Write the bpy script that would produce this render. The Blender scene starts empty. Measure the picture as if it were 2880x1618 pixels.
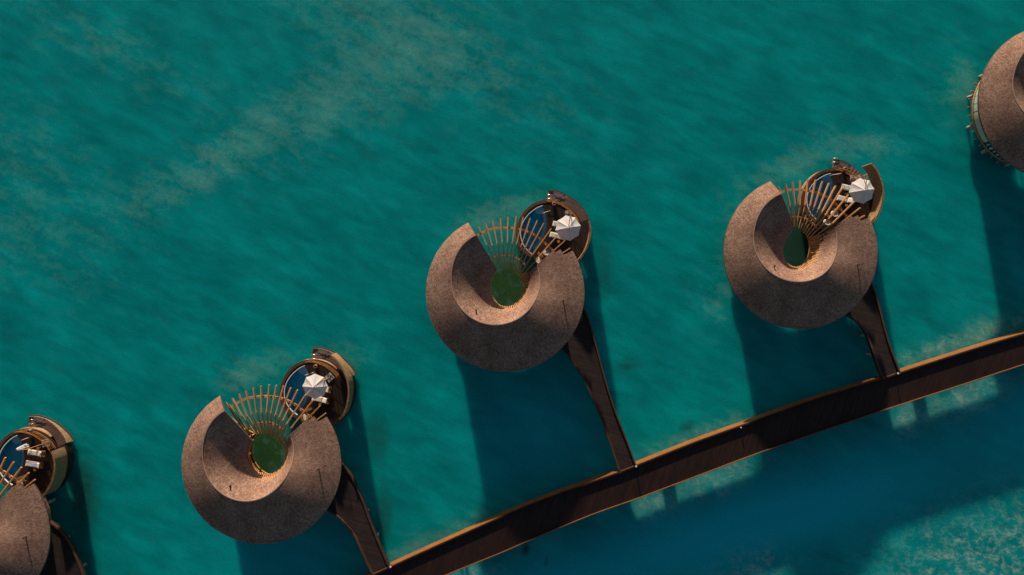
import bpy, bmesh, math, random
from mathutils import Vector, Matrix
random.seed(7)
S = bpy.context.scene
COL = S.collection
H = 80.0                      # camera height; 24 px of the photo = 1 m at water level
rad = math.radians

def W(px, py, z):             # point of the photo (2880x1618) at height z -> world x, y
    k = (H - z) / H / 24.0
    return ((px - 1440) * k, (809 - py) * k)

# ------------------------------------------------------------------ materials
def newmat(name):
    m = bpy.data.materials.new(name); m.use_nodes = True
    nt = m.node_tree; nt.nodes.clear()
    out = nt.nodes.new('ShaderNodeOutputMaterial')
    return m, nt, out

class N:
    def __init__(s, nt): s.nt = nt
    def n(s, typ, **kw):
        x = s.nt.nodes.new(typ)
        for k, v in kw.items():
            if k.startswith('i_'): x.inputs[k[2:].replace('_', ' ')].default_value = v
            else: setattr(x, k, v)
        return x
    def l(s, a, b): s.nt.links.new(a, b)
    def coord(s, which='Object', scale=(1, 1, 1), rot=(0, 0, 0)):
        t = s.n('ShaderNodeTexCoord'); m = s.n('ShaderNodeMapping')
        m.inputs['Scale'].default_value = scale; m.inputs['Rotation'].default_value = rot
        s.l(t.outputs[which], m.inputs['Vector']); return m.outputs['Vector']
    def ocoord(s, deg, sx, sy):
        v = s.coord('Object', (1, 1, 1), (0, 0, rad(deg))); m = s.n('ShaderNodeMapping')
        m.inputs['Scale'].default_value = (sx, sy, 1); s.l(v, m.inputs['Vector']); return m.outputs['Vector']
    def noise(s, vec, scale, detail=4, rough=.55, dist=0):
        x = s.n('ShaderNodeTexNoise'); x.inputs['Scale'].default_value = scale
        x.inputs['Detail'].default_value = detail; x.inputs['Roughness'].default_value = rough
        x.inputs['Distortion'].default_value = dist
        s.l(vec, x.inputs['Vector']); return x.outputs['Fac']
    def ramp(s, fac, stops):
        x = s.n('ShaderNodeValToRGB'); e = x.color_ramp.elements
        while len(e) < len(stops): e.new(.5)
        for i, (p, c) in enumerate(stops):
            e[i].position = p
            e[i].color = (c[0], c[1], c[2], 1) if hasattr(c, '__len__') else (c, c, c, 1)
        s.l(fac, x.inputs['Fac']); return x.outputs['Color']
    def mix(s, fac, a, b, mode='MIX'):
        x = s.n('ShaderNodeMix', data_type='RGBA', blend_type=mode)
        for sock, v in ((x.inputs[0], fac), (x.inputs[6], a), (x.inputs[7], b)):
            if hasattr(v, 'node'): s.l(v, sock)
            elif hasattr(v, '__len__'): sock.default_value = (v[0], v[1], v[2], 1)
            elif sock.type == 'VALUE': sock.default_value = v
            else: sock.default_value = (v, v, v, 1)
        return x.outputs[2]
    def math(s, op, a, b=0, clamp=False):
        x = s.n('ShaderNodeMath', operation=op); x.use_clamp = clamp
        for i, v in enumerate((a, b)):
            if hasattr(v, 'node'): s.l(v, x.inputs[i])
            else: x.inputs[i].default_value = v
        return x.outputs[0]
    def bump(s, h, strength, dist, normal=None):
        b = s.n('ShaderNodeBump'); b.inputs['Strength'].default_value = strength
        b.inputs['Distance'].default_value = dist; s.l(h, b.inputs['Height'])
        if normal: s.l(normal, b.inputs['Normal'])
        return b.outputs['Normal']
    def bsdf(s, col, rough=.7, normal=None, spec=.5, metal=0, **kw):
        p = s.n('ShaderNodeBsdfPrincipled')
        if hasattr(col, 'node'): s.l(col, p.inputs['Base Color'])
        else: p.inputs['Base Color'].default_value = (*col, 1)
        p.inputs['Roughness'].default_value = rough
        p.inputs['Specular IOR Level'].default_value = spec
        p.inputs['Metallic'].default_value = metal
        if normal: s.l(normal, p.inputs['Normal'])
        for k, v in kw.items(): p.inputs[k.replace('_', ' ')].default_value = v
        return p.outputs[0]

def wood(name, c1, c2, plank=None, rot=0, rough=.65, stretch=8, stain=0.0, grain=3.0):
    m, nt, out = newmat(name); g = N(nt)
    v = g.coord('Object', (grain, grain / stretch, grain), (0, 0, rot))
    a = g.noise(v, 2.2, 5, .6)
    v0 = g.coord('Object')
    b = g.noise(v0, .6, 3)
    f = g.math('ADD', g.math('MULTIPLY', a, .65), g.math('MULTIPLY', b, .35))
    col = g.ramp(f, [(.32, c1), (.68, c2)])
    oi = g.n('ShaderNodeObjectInfo')
    vary = g.math('ADD', g.math('MULTIPLY', oi.outputs['Random'], .35), .82)
    col = g.mix(1.0, col, g.ramp(vary, [(0, 0), (1, 1)]), 'MULTIPLY')
    nrm = g.bump(a, .25, .01)
    if plank:
        pv = g.coord('Object', (1, 1, 1), (0, 0, rot))
        br = g.n('ShaderNodeTexBrick'); g.l(pv, br.inputs['Vector'])
        br.inputs['Scale'].default_value = 1; br.inputs['Brick Width'].default_value = 2.6
        br.inputs['Row Height'].default_value = plank; br.inputs['Mortar Size'].default_value = plank * .09
        br.inputs['Mortar Smooth'].default_value = .2
        br.inputs['Color1'].default_value = (.62, .62, .62, 1); br.inputs['Color2'].default_value = (1.25, 1.2, 1.15, 1)
        br.inputs['Mortar'].default_value = (.2, .2, .2, 1)
        col = g.mix(1.0, col, br.outputs['Color'], 'MULTIPLY')
        nrm = g.bump(br.outputs['Fac'], -.5, .012, nrm)
    if stain:
        st = g.noise(g.coord('Object', (1.2, 2.2, 1), (0, 0, -.35)), 1.1, 6, .65, .4)
        stf = g.ramp(st, [(stain - .03, 0), (stain + .03, 1)])
        col = g.mix(stf, col, (.012, .010, .009))
    g.l(g.bsdf(col, rough, nrm, .35), out.inputs['Surface'])
    return m

M = {}
M['deck'] = wood('dark_decking', (.016, .008, .006), (.04, .019, .011), plank=.14, rot=rad(78))
M['pool_rim'] = wood('pool_rim_wood', (.075, .036, .026), (.15, .075, .05))
M['jetty'] = wood('jetty_decking', (.018, .0070, .0050), (.046, .017, .011), plank=.15, rot=rad(110))
M['path'] = wood('path_decking', (.022, .013, .012), (.042, .027, .024), plank=.15, rot=rad(14))
M['stooltop'] = wood('stool_top', (.26, .11, .02), (.45, .19, .04), grain=2)
M['teak'] = wood('lit_teak', (.26, .105, .025), (.46, .20, .055), grain=2)
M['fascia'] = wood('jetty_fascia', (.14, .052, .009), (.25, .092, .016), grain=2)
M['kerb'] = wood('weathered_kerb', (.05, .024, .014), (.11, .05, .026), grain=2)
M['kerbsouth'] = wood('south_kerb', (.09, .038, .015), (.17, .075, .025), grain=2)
M['rafter'] = wood('rafter_timber', (.38, .185, .07), (.64, .33, .125), grain=3)
M['stair'] = wood('stair_boards', (.10, .065, .06), (.19, .13, .115), plank=.13, rot=rad(30))
M['landing'] = wood('landing_boards', (.17, .13, .14), (.30, .235, .235), plank=.12, rot=rad(4), stain=.49)
M['skirt'] = wood('skirt_boards', (.22, .135, .07), (.38, .25, .145), grain=2)
M['joist'] = wood('joist_timber', (.30, .16, .06), (.5, .28, .11))

def mk_shingle():
    m, nt, out = newmat('wood_shingles'); g = N(nt)
    t = g.n('ShaderNodeTexCoord'); uv = t.outputs['UV']
    br = g.n('ShaderNodeTexBrick'); g.l(uv, br.inputs['Vector'])
    br.inputs['Scale'].default_value = 1; br.inputs['Brick Width'].default_value = .135
    br.inputs['Row Height'].default_value = .13; br.inputs['Mortar Size'].default_value = .009
    br.inputs['Mortar Smooth'].default_value = .4; br.inputs['Bias'].default_value = -.1
    br.inputs['Color1'].default_value = (.74, .69, .66, 1); br.inputs['Color2'].default_value = (1.24, 1.25, 1.28, 1)
    br.inputs['Mortar'].default_value = (.22, .2, .2, 1)
    mp = g.n('ShaderNodeMapping'); mp.inputs['Scale'].default_value = (2.2, 1.0, 1); g.l(uv, mp.inputs['Vector'])
    st = g.noise(mp.outputs['Vector'], 1.9, 6, .7)
    ob = g.coord('Object')
    big = g.noise(ob, .45, 3, .5)
    base = g.ramp(big, [(.3, (.255, .155, .118)), (.7, (.39, .262, .20))])
    stc = g.ramp(st, [(.27, (.44, .37, .34)), (.46, (.94, .94, .94)), (.72, (1.33, 1.31, 1.30))])
    col = g.mix(1, g.mix(1, base, stc, 'MULTIPLY'), br.outputs['Color'], 'MULTIPLY')
    # a few dark replaced / mossy shingles
    br2 = g.noise(uv, 5.5, 2, .5)
    dk = g.ramp(br2, [(.66, 0), (.70, 1)])
    col = g.mix(g.math('MULTIPLY', dk, .5), col, (.06, .038, .028))
    nrm = g.bump(br.outputs['Fac'], -.25, .012)
    g.l(g.bsdf(col, .9, nrm, .12), out.inputs['Surface'])
    return m
M['shingle'] = mk_shingle()

def plain(name, c, rough=.6, var=.12, scale=6, bump=.1, spec=.4, metal=0):
    m, nt, out = newmat(name); g = N(nt)
    f = g.noise(g.coord('Object'), scale, 4)
    lo = tuple(x * (1 - var) for x in c); hi = tuple(min(1, x * (1 + var)) for x in c)
    g.l(g.bsdf(g.ramp(f, [(.3, lo), (.7, hi)]), rough, g.bump(f, bump, .01), spec, metal), out.inputs['Surface'])
    return m
M['soffit'] = plain('dark_soffit', (.05, .03, .022))
M['trim'] = plain('roof_edge_trim', (.10, .06, .045))
M['cap'] = plain('ridge_cap_wood', (.34, .24, .19))
M['cream'] = plain('cream_render', (.62, .52, .38), .8, .06)
M['white'] = plain('white_paint', (.80, .80, .78), .4, .05)
M['lip'] = plain('white_pool_lip', (.78, .82, .86), .3, .05)
M['channel'] = plain('dark_channel', (.015, .013, .012))
M['metal'] = plain('brushed_steel', (.75, .68, .55), .25, .1, metal=1)
M['handrail'] = plain('pale_rail', (.75, .68, .66), .4, .1)
M['green'] = plain('green_cap', (.35, .55, .05), .5)
M['pile'] = plain('concrete_pile', (.34, .33, .29), .85, .25, 3)
M['stone'] = plain('grey_slab', (.42, .40, .40), .8, .1, 9)
M['cushion'] = plain('white_cushion', (.74, .72, .64), .9, .05, 5, .2)
M['towel'] = plain('blue_towel', (.45, .50, .80), .9, .3, 7, .4)
M['vent'] = plain('vent_metal', (.05, .035, .03), .5)
M['pot'] = plain('clay_pot', (.30, .16, .10), .8, .2)
M['dark'] = plain('dark_inside', (.012, .010, .010))
M['glass'] = plain('blue_window_glass', (.02, .11, .17), .08, .1, spec=.8)
M['balglass'] = plain('frosted_balustrade_glass', (.42, .52, .44), .25, .05)
M['lamp'] = plain('lamp_cap', (.85, .74, .70), .4, .04)

def mk_reed():
    m, nt, out = newmat('reed_cladding'); g = N(nt)
    f = g.noise(g.coord('Object', (9, 9, .7)), 1.6, 6, .75)
    p = g.noise(g.coord('Object'), .8, 3)
    col = g.mix(p, g.ramp(f, [(.3, (.13, .065, .026)), (.5, (.34, .205, .10)), (.72, (.56, .38, .20))]),
                g.ramp(f, [(.3, (.10, .06, .035)), (.7, (.42, .30, .19))]))
    g.l(g.bsdf(col, .9, g.bump(f, .8, .05), .15), out.inputs['Surface']); return m
M['reed'] = mk_reed()

def mk_canvas():
    m, nt, out = newmat('white_canvas'); g = N(nt)
    f = g.noise(g.coord('Object', (1, 1, 1)), 2.2, 5, .6, .8)
    col = g.ramp(f, [(.3, (.86, .86, .86)), (.7, (.93, .92, .91))])
    d = g.bsdf(col, .9, g.bump(f, .35, .12), .15)
    tr = g.n('ShaderNodeBsdfTranslucent'); tr.inputs['Color'].default_value = (.80, .83, 1.0, 1)
    mx = g.n('ShaderNodeMixShader'); mx.inputs[0].default_value = .38
    g.l(d, mx.inputs[1]); g.l(tr.outputs[0], mx.inputs[2]); g.l(mx.outputs[0], out.inputs['Surface']); return m
M['canvas'] = mk_canvas()

def mk_mosaic(name, c1, c2):
    m, nt, out = newmat(name); g = N(nt)
    v = g.n('ShaderNodeTexVoronoi'); v.inputs['Scale'].default_value = 14
    g.l(g.coord('Object'), v.inputs['Vector'])
    sp = g.n('ShaderNodeSeparateColor'); g.l(v.outputs['Color'], sp.inputs[0])
    col = g.ramp(sp.outputs[0], [(0, c1), (1, c2)])
    g.l(g.bsdf(col, .3, None, .4), out.inputs['Surface']); return m
M['mosaic'] = mk_mosaic('deep_blue_mosaic', (.008, .56, .86), (.03, .80, .98))
M['mosaic_light'] = mk_mosaic('light_blue_mosaic', (.20, .72, .85), (.85, .99, .99))

def mk_poolwater():
    m, nt, out = newmat('pool_water'); g = N(nt)
    nrm = g.bump(g.noise(g.coord('Object'), 2.2, 3, .5), .12, .05)
    t = g.n('ShaderNodeBsdfTransparent'); t.inputs['Color'].default_value = (.85, .98, 1.0, 1)
    gl = g.n('ShaderNodeBsdfGlossy'); gl.inputs['Roughness'].default_value = .05; g.l(nrm, gl.inputs['Normal'])
    fr = g.n('ShaderNodeFresnel'); fr.inputs['IOR'].default_value = 1.33; g.l(nrm, fr.inputs['Normal'])
    mx = g.n('ShaderNodeMixShader'); g.l(fr.outputs[0], mx.inputs[0]); g.l(t.outputs[0], mx.inputs[1]); g.l(gl.outputs[0], mx.inputs[2])
    g.l(mx.outputs[0], out.inputs['Surface']); return m
M['poolwater'] = mk_poolwater()

def mk_sea():
    m, nt, out = newmat('lagoon_water'); g = N(nt)
    def attr(n):
        a = g.n('ShaderNodeAttribute', attribute_name=n); return a.outputs['Fac']
    sand_light, dark, green, caus, blue = (attr(k) for k in ('sand_light', 'dark', 'green', 'caustic', 'shade_blue'))
    streak = g.noise(g.ocoord(30, .11, .22), 1.0, 4, .55, .2)
    cloud = g.noise(g.coord('Object'), .13, 4, .55)
    fine = g.noise(g.coord('Object'), 1.3, 6, .7)
    f = g.math('ADD', g.math('MULTIPLY', streak, .65), g.math('MULTIPLY', cloud, .35))
    col = g.ramp(f, [(.30, (.0, .25, .265)), (.50, (.0, .325, .335)), (.68, (.001, .41, .42))])
    # soft parallel swell bands, strongest toward the open lagoon
    band = g.noise(g.ocoord(25, .24, .72), 1.0, 3, .5, .25)
    col = g.mix(1, col, g.ramp(band, [(.30, .84), (.52, 1.0), (.72, 1.15)]), 'MULTIPLY')
    # pale wisps: sandy clouds, with sun glints and sunlit patches painted in
    wv = g.noise(g.ocoord(25, .30, .62), 1.0, 6, .62, .2)
    w = g.math('ADD', g.math('ADD', g.math('MULTIPLY', wv, .60), g.math('MULTIPLY', fine, .40)), g.math('MULTIPLY', sand_light, .20))
    wf = g.ramp(w, [(.52, 0), (.86, .62)])
    wf = g.math('MULTIPLY', wf, g.math('ADD', g.math('MULTIPLY', sand_light, 1.9), .10, True), True)
    col = g.mix(wf, col, (.24, .53, .45))
    col = g.mix(g.math('MULTIPLY', blue, .8, True), col, (.002, .50, .60))  # bluer tint painted into the shadowed water
    gf = g.ramp(g.math('ADD', g.noise(g.coord('Object'), .7, 5, .65), g.math('MULTIPLY', green, .24)), [(.52, (.085, .20, .155)), (.74, (.028, .10, .035)), (1.0, (.06, .15, .03))])
    col = g.mix(green, col, gf)
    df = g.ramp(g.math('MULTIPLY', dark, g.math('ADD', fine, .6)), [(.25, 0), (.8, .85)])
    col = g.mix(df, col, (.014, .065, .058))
    # small dark coral spots
    sp = g.n('ShaderNodeTexVoronoi'); sp.inputs['Scale'].default_value = .13; g.l(g.coord('Object'), sp.inputs['Vector'])
    sf = g.ramp(g.math('ADD', sp.outputs['Distance'], g.math('MULTIPLY', fine, .05)), [(.045, .7), (.06, 0)])
    col = g.mix(g.math('MULTIPLY', sf, g.ramp(cloud, [(.5, 0), (.6, 1)])), col, (.01, .12, .12))
    gr = g.noise(g.coord('Object'), 5.0, 3, .8)
    col = g.mix(1, col, g.ramp(gr, [(.25, .78), (.75, 1.22)]), 'MULTIPLY')
    # sunlight caustics painted as pale lines into the water colour
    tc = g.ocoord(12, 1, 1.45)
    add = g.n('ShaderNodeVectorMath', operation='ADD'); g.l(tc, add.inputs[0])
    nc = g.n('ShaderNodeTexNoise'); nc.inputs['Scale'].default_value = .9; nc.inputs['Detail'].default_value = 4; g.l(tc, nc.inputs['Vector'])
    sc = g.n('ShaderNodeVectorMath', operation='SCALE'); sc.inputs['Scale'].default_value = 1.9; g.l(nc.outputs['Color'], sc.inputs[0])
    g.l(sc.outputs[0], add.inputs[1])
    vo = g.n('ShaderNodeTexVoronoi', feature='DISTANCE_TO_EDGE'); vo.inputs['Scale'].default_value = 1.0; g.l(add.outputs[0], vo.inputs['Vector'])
    ridge = g.ramp(vo.outputs['Distance'], [(0, 1), (.10, .45), (.34, 0)])  # bright lines of the painted caustic net
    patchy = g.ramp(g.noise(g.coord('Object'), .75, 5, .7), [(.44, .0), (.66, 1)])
    rh = g.math('MULTIPLY', g.math('MULTIPLY', ridge, patchy), caus, True)
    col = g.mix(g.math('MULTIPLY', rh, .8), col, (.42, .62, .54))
    chop = g.noise(g.ocoord(28, .35, .9), 1.2, 3, .55)
    n1 = g.bump(chop, .05, .5)
    n2 = g.bump(rh, .35, .25, n1)
    p = g.n('ShaderNodeBsdfPrincipled'); g.l(col, p.inputs['Base Color']); g.l(n2, p.inputs['Normal'])
    p.inputs['Roughness'].default_value = .35; p.inputs['Specular IOR Level'].default_value = .18; p.inputs['IOR'].default_value = 1.33
    q = g.n('ShaderNodeBsdfPrincipled'); g.l(col, q.inputs['Base Color']); g.l(n1, q.inputs['Normal'])
    q.inputs['Subsurface Weight'].default_value = 1.0
    q.inputs['Subsurface Radius'].default_value = (.4, .9, 1.2); q.inputs['Subsurface Scale'].default_value = 4.0
    q.inputs['Roughness'].default_value = .3; q.inputs['Specular IOR Level'].default_value = .3; q.inputs['IOR'].default_value = 1.33
    mx = g.n('ShaderNodeMixShader'); mx.inputs[0].default_value = .94
    g.l(p.outputs[0], mx.inputs[1]); g.l(q.outputs[0], mx.inputs[2]); g.l(mx.outputs[0], out.inputs['Surface'])
    return m
M['sea'] = mk_sea()

# ------------------------------------------------------------------ mesh helpers
class MB:
    def __init__(s): s.v = []; s.f = []; s.mi = []; s.uv = {}
    def vert(s, p): s.v.append(tuple(p)); return len(s.v) - 1
    def face(s, idx, mi=0, uv=None):
        s.f.append(tuple(idx)); s.mi.append(mi)
        if uv: s.uv[len(s.f) - 1] = uv
    def box(s, c, size, rz=0, mi=0, tilt=None):
        R = Matrix.Rotation(rz, 3, 'Z')
        if tilt is not None: R = R @ Matrix.Rotation(tilt, 3, 'Y')
        i = len(s.v); hx, hy, hz = (d / 2 for d in size)
        for z in (-hz, hz):
            for x, y in ((-hx, -hy), (hx, -hy), (hx, hy), (-hx, hy)):
                s.v.append(tuple(Vector(c) + R @ Vector((x, y, z))))
        for q in ((3, 2, 1, 0), (4, 5, 6, 7), (0, 1, 5, 4), (1, 2, 6, 5), (2, 3, 7, 6), (3, 0, 4, 7)):
            s.face([i + k for k in q], mi)
    def sweep(s, pts, w, d, mi=0, off=0.0):
        # rectangular section (w wide, d high, top on the points) along a polyline
        n = len(pts); P = [Vector(p) for p in pts]; rings = []
        for k in range(n):
            t = (P[min(k + 1, n - 1)] - P[max(k - 1, 0)]); t.z = 0; t.normalize()
            nx = Vector((-t.y, t.x, 0)); c = P[k] + nx * off
            dd = d[k] if isinstance(d, list) else d
            r = [s.vert(c + nx * (w / 2)), s.vert(c - nx * (w / 2)),
                 s.vert(c - nx * (w / 2) - Vector((0, 0, dd))), s.vert(c + nx * (w / 2) - Vector((0, 0, dd)))]
            rings.append(r)
        for k in range(n - 1):
            a, b = rings[k], rings[k + 1]
            for j in range(4): s.face((a[j], a[(j + 1) % 4], b[(j + 1) % 4], b[j]), mi)
        s.face(rings[0][::-1], mi); s.face(rings[-1], mi)
    def tube(s, pts, r, seg=8, mi=0, r2=None):
        P = [Vector(p) for p in pts]; n = len(P); rings = []
        for k in range(n):
            t = (P[min(k + 1, n - 1)] - P[max(k - 1, 0)]).normalized()
            u = t.cross(Vector((0, 0, 1)))
            if u.length < .05: u = Vector((1, 0, 0))
            u.normalize(); w = u.cross(t)
            rr = r if r2 is None else r + (r2 - r) * k / (n - 1)
            rings.append([s.vert(P[k] + (u * math.cos(a) + w * math.sin(a)) * rr)
                          for a in (2 * math.pi * j / seg for j in range(seg))])
        for k in range(n - 1):
            for j in range(seg):
                s.face((rings[k][j], rings[k][(j + 1) % seg], rings[k + 1][(j + 1) % seg], rings[k + 1][j]), mi)
        s.face(rings[0][::-1], mi); s.face(rings[-1], mi)
    def lathe(s, c, prof, seg=20, mi=0, a0=0, a1=2 * math.pi):
        c = Vector(c); full = abs(a1 - a0 - 2 * math.pi) < 1e-6; m = seg if full else seg + 1
        rings = [[s.vert(c + Vector((r * math.cos(a0 + (a1 - a0) * j / seg), r * math.sin(a0 + (a1 - a0) * j / seg), z)))
                  for j in range(m)] for r, z in prof]
        for k in range(len(prof) - 1):
            for j in range(seg):
                j2 = (j + 1) % m
                s.face((rings[k][j], rings[k][j2], rings[k + 1][j2], rings[k + 1][j]), mi)
        if full:
            if prof[0][0] > 1e-4: s.face(rings[0][::-1], mi)
            if prof[-1][0] > 1e-4: s.face(rings[-1], mi)
    def slab(s, outer, holes, z0, z1, mi=0, mside=None):
        mside = mi if mside is None else mside
        bm = bmesh.new()
        loops = [outer] + list(holes)
        for lp in loops:
            vs = [bm.verts.new((p[0], p[1], 0)) for p in lp]
            for k in range(len(vs)): bm.edges.new((vs[k], vs[(k + 1) % len(vs)]))
        bmesh.ops.triangle_fill(bm, use_beauty=True, use_dissolve=False, edges=bm.edges[:], normal=(0, 0, 1))
        bm.verts.index_update(); n = len(bm.verts); i0 = len(s.v)
        for v in bm.verts: s.v.append((v.co.x, v.co.y, z1))
        for v in bm.verts: s.v.append((v.co.x, v.co.y, z0))
        for f in bm.faces:
            ids = [v.index for v in f.verts]
            if f.normal.z < 0: ids = ids[::-1]
            s.face([i0 + k for k in ids], mi); s.face([i0 + n + k for k in ids[::-1]], mi)
        for e in bm.edges:
            if len(e.link_faces) == 1:
                a, b = e.verts[0].index, e.verts[1].index
                s.face((i0 + a, i0 + b, i0 + n + b, i0 + n + a), mside)
        bm.free()
    def build(s, name, mats, parent=None, smooth=False, fix=True):
        me = bpy.data.meshes.new(name); me.from_pydata(s.v, [], s.f)
        for mm in (mats if isinstance(mats, (list, tuple)) else [mats]): me.materials.append(mm)
        for k, p in enumerate(me.polygons): p.material_index = s.mi[k]; p.use_smooth = smooth
        if s.uv:
            ul = me.uv_layers.new(name='UVMap')
            for k, p in enumerate(me.polygons):
                q = s.uv.get(k)
                if q:
                    for j, li in enumerate(p.loop_indices): ul.data[li].uv = q[j]
        if fix and not s.uv:
            bm = bmesh.new(); bm.from_mesh(me); bmesh.ops.recalc_face_normals(bm, faces=bm.faces[:]); bm.to_mesh(me); bm.free()
        me.update()
        o = bpy.data.objects.new(name, me); COL.objects.link(o)
        if parent: o.parent = parent
        return o

def empty(name, loc=(0, 0, 0), rz=0, sc=1):
    o = bpy.data.objects.new(name, None); COL.objects.link(o)
    o.location = loc; o.rotation_euler = (0, 0, rz); o.scale = (sc, sc, sc); o.empty_display_size = .3
    return o
def tag(o, label=None, cat=None, group=None, kind=None):
    if label: o['label'] = label
    if cat: o['category'] = cat
    if group: o['group'] = group
    if kind: o['kind'] = kind
    return o
def copy_tree(o, parent=None, kids=None):
    c = o.copy(); COL.objects.link(c)
    if parent: c.parent = parent
    for ch in [x for x in kids if x.parent == o]: copy_tree(ch, c, kids)
    return c
def clone(o): return copy_tree(o, None, list(S.collection.objects))

def resample(pts, n):
    P = [Vector((*p[:2], p[2] if len(p) > 2 else 0)) for p in pts]
    # smooth with Catmull-Rom, then even spacing
    Q = []
    for k in range(len(P) - 1):
        p0, p1, p2, p3 = P[max(k - 1, 0)], P[k], P[k + 1], P[min(k + 2, len(P) - 1)]
        for j in range(12):
            t = j / 12
            Q.append(.5 * ((2 * p1) + (p2 - p0) * t + (2 * p0 - 5 * p1 + 4 * p2 - p3) * t * t + (3 * p1 - p0 - 3 * p2 + p3) * t ** 3))
    Q.append(P[-1]); L = [0]
    for k in range(1, len(Q)): L.append(L[-1] + (Q[k] - Q[k - 1]).length)
    R = []; k = 0
    for i in range(n):
        d = L[-1] * i / (n - 1)
        while k < len(L) - 2 and L[k + 1] < d: k += 1
        f = 0 if L[k + 1] == L[k] else (d - L[k]) / (L[k + 1] - L[k])
        R.append(Q[k].lerp(Q[k + 1], min(1, max(0, f))))
    return R
def plerp(R, t):
    x = t * (len(R) - 1); k = min(int(x), len(R) - 2); return R[k].lerp(R[k + 1], x - k)

# ------------------------------------------------------------------ villa frames
RIMZ = 5.3
VIL = [  # rim centre in the photo, scale, rotation
    ((-84, 1502), 1.013, 6.5), ((735.5, 1305), 1.007, 4.0), ((1421, 823), 1.0, 0.0),
    ((2253.5, 709.5), .972, -5.4), ((2972, 285), .973, -8.0)]
FR = []
for (cx, cy), sc, r in VIL:
    x, y = W(cx, cy, RIMZ); FR.append((Vector((x, y, 0)), sc, rad(r)))
C2 = FR[2][0]
def loc(px, py, z, i=2):      # photo point at height z in the frame of villa i (template metres)
    C, sc, r = FR[i]; x, y = W(px, py, z)
    v = Matrix.Rotation(-r, 3, 'Z') @ (Vector((x, y, 0)) - C) / sc
    return Vector((v.x, v.y, z))

# ------------------------------------------------------------------ villa template (built round the rim centre)
PX, PY = 1422.0, 795.0
PP = loc(PX, PY, 5.0); PP.z = 0
def periodic(tab):
    ks = sorted(tab)
    def f(a):
        a = a % 360
        for i in range(len(ks)):
            k0 = ks[i]; k1 = ks[(i + 1) % len(ks)]; span = (k1 - k0) % 360 or 360; d = (a - k0) % 360
            if d <= span:
                t = d / span; return tab[k0] * (1 - t) + tab[k1] * t
    raw = [f(a) for a in range(360)]
    wts = [(o, math.exp(-(o / 14) ** 2)) for o in range(-30, 31)]; tot = sum(w for _, w in wts)
    sm = [sum(raw[(a + o) % 360] * w for o, w in wts) / tot for a in range(360)]
    def g(a):
        a = a % 360; i = int(a) % 360; t = a - int(a); return sm[i] * (1 - t) + sm[(i + 1) % 360] * t
    return g
z_ridge = periodic({0: 5.75, 30: 5.65, 90: 6.0, 122: 6.38, 150: 6.38, 180: 6.3, 225: 6.75, 270: 7.15, 315: 6.7})
z_hole = periodic({0: 3.2, 30: 3.5, 90: 4.6, 122: 5.2, 150: 5.1, 180: 4.85, 225: 4.35, 270: 3.75, 315: 3.4})
def z_rim(a): return RIMZ - .35 * max(0, math.sin(rad(a))) ** 2
def ray_circle(a, cx, cy, rx, ry):
    dx, dy = math.cos(rad(a)), -math.sin(rad(a)); ox, oy = PX - cx, PY - cy
    A = (dx / rx) ** 2 + (dy / ry) ** 2; B = 2 * (ox * dx / rx ** 2 + oy * dy / ry ** 2); Cc = (ox / rx) ** 2 + (oy / ry) ** 2 - 1
    return (-B + math.sqrt(B * B - 4 * A * Cc)) / (2 * A)
def r_ridge(a):
    a = a % 360; r = ray_circle(a, 1393.5, 789.5, 124.5, 124.5)
    if 95 < a < 180:
        t = min(1, (180 - a) / 58); t = t * t * (3 - 2 * t); r += (157 - ray_circle(122, 1393.5, 789.5, 124.5, 124.5)) * t
    return r
def pt(a, r, z): return loc(PX + r * math.cos(rad(a)), PY - r * math.sin(rad(a)), z)
def rim_pt(a): return pt(a, ray_circle(a, 1421, 823, 223, 223), z_rim(a))
def ridge_pt(a): return pt(a, r_ridge(a), z_ridge(a))
def hole_pt(a): return pt(a, ray_circle(a, 1424, 806, 47, 57), z_hole(a))
def outer_pt(a, t):           # t 0 ridge .. 1 rim
    A, B = ridge_pt(a), rim_pt(a); p = A.lerp(B, t); p.z = A.z + (B.z - A.z) * (t ** 1.12); return p
def inner_pt(a, t):           # t 0 ridge .. 1 hole
    A, B = ridge_pt(a), hole_pt(a); p = A.lerp(B, t); p.z = A.z + (B.z - A.z) * (t ** 1.05); return p

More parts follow.
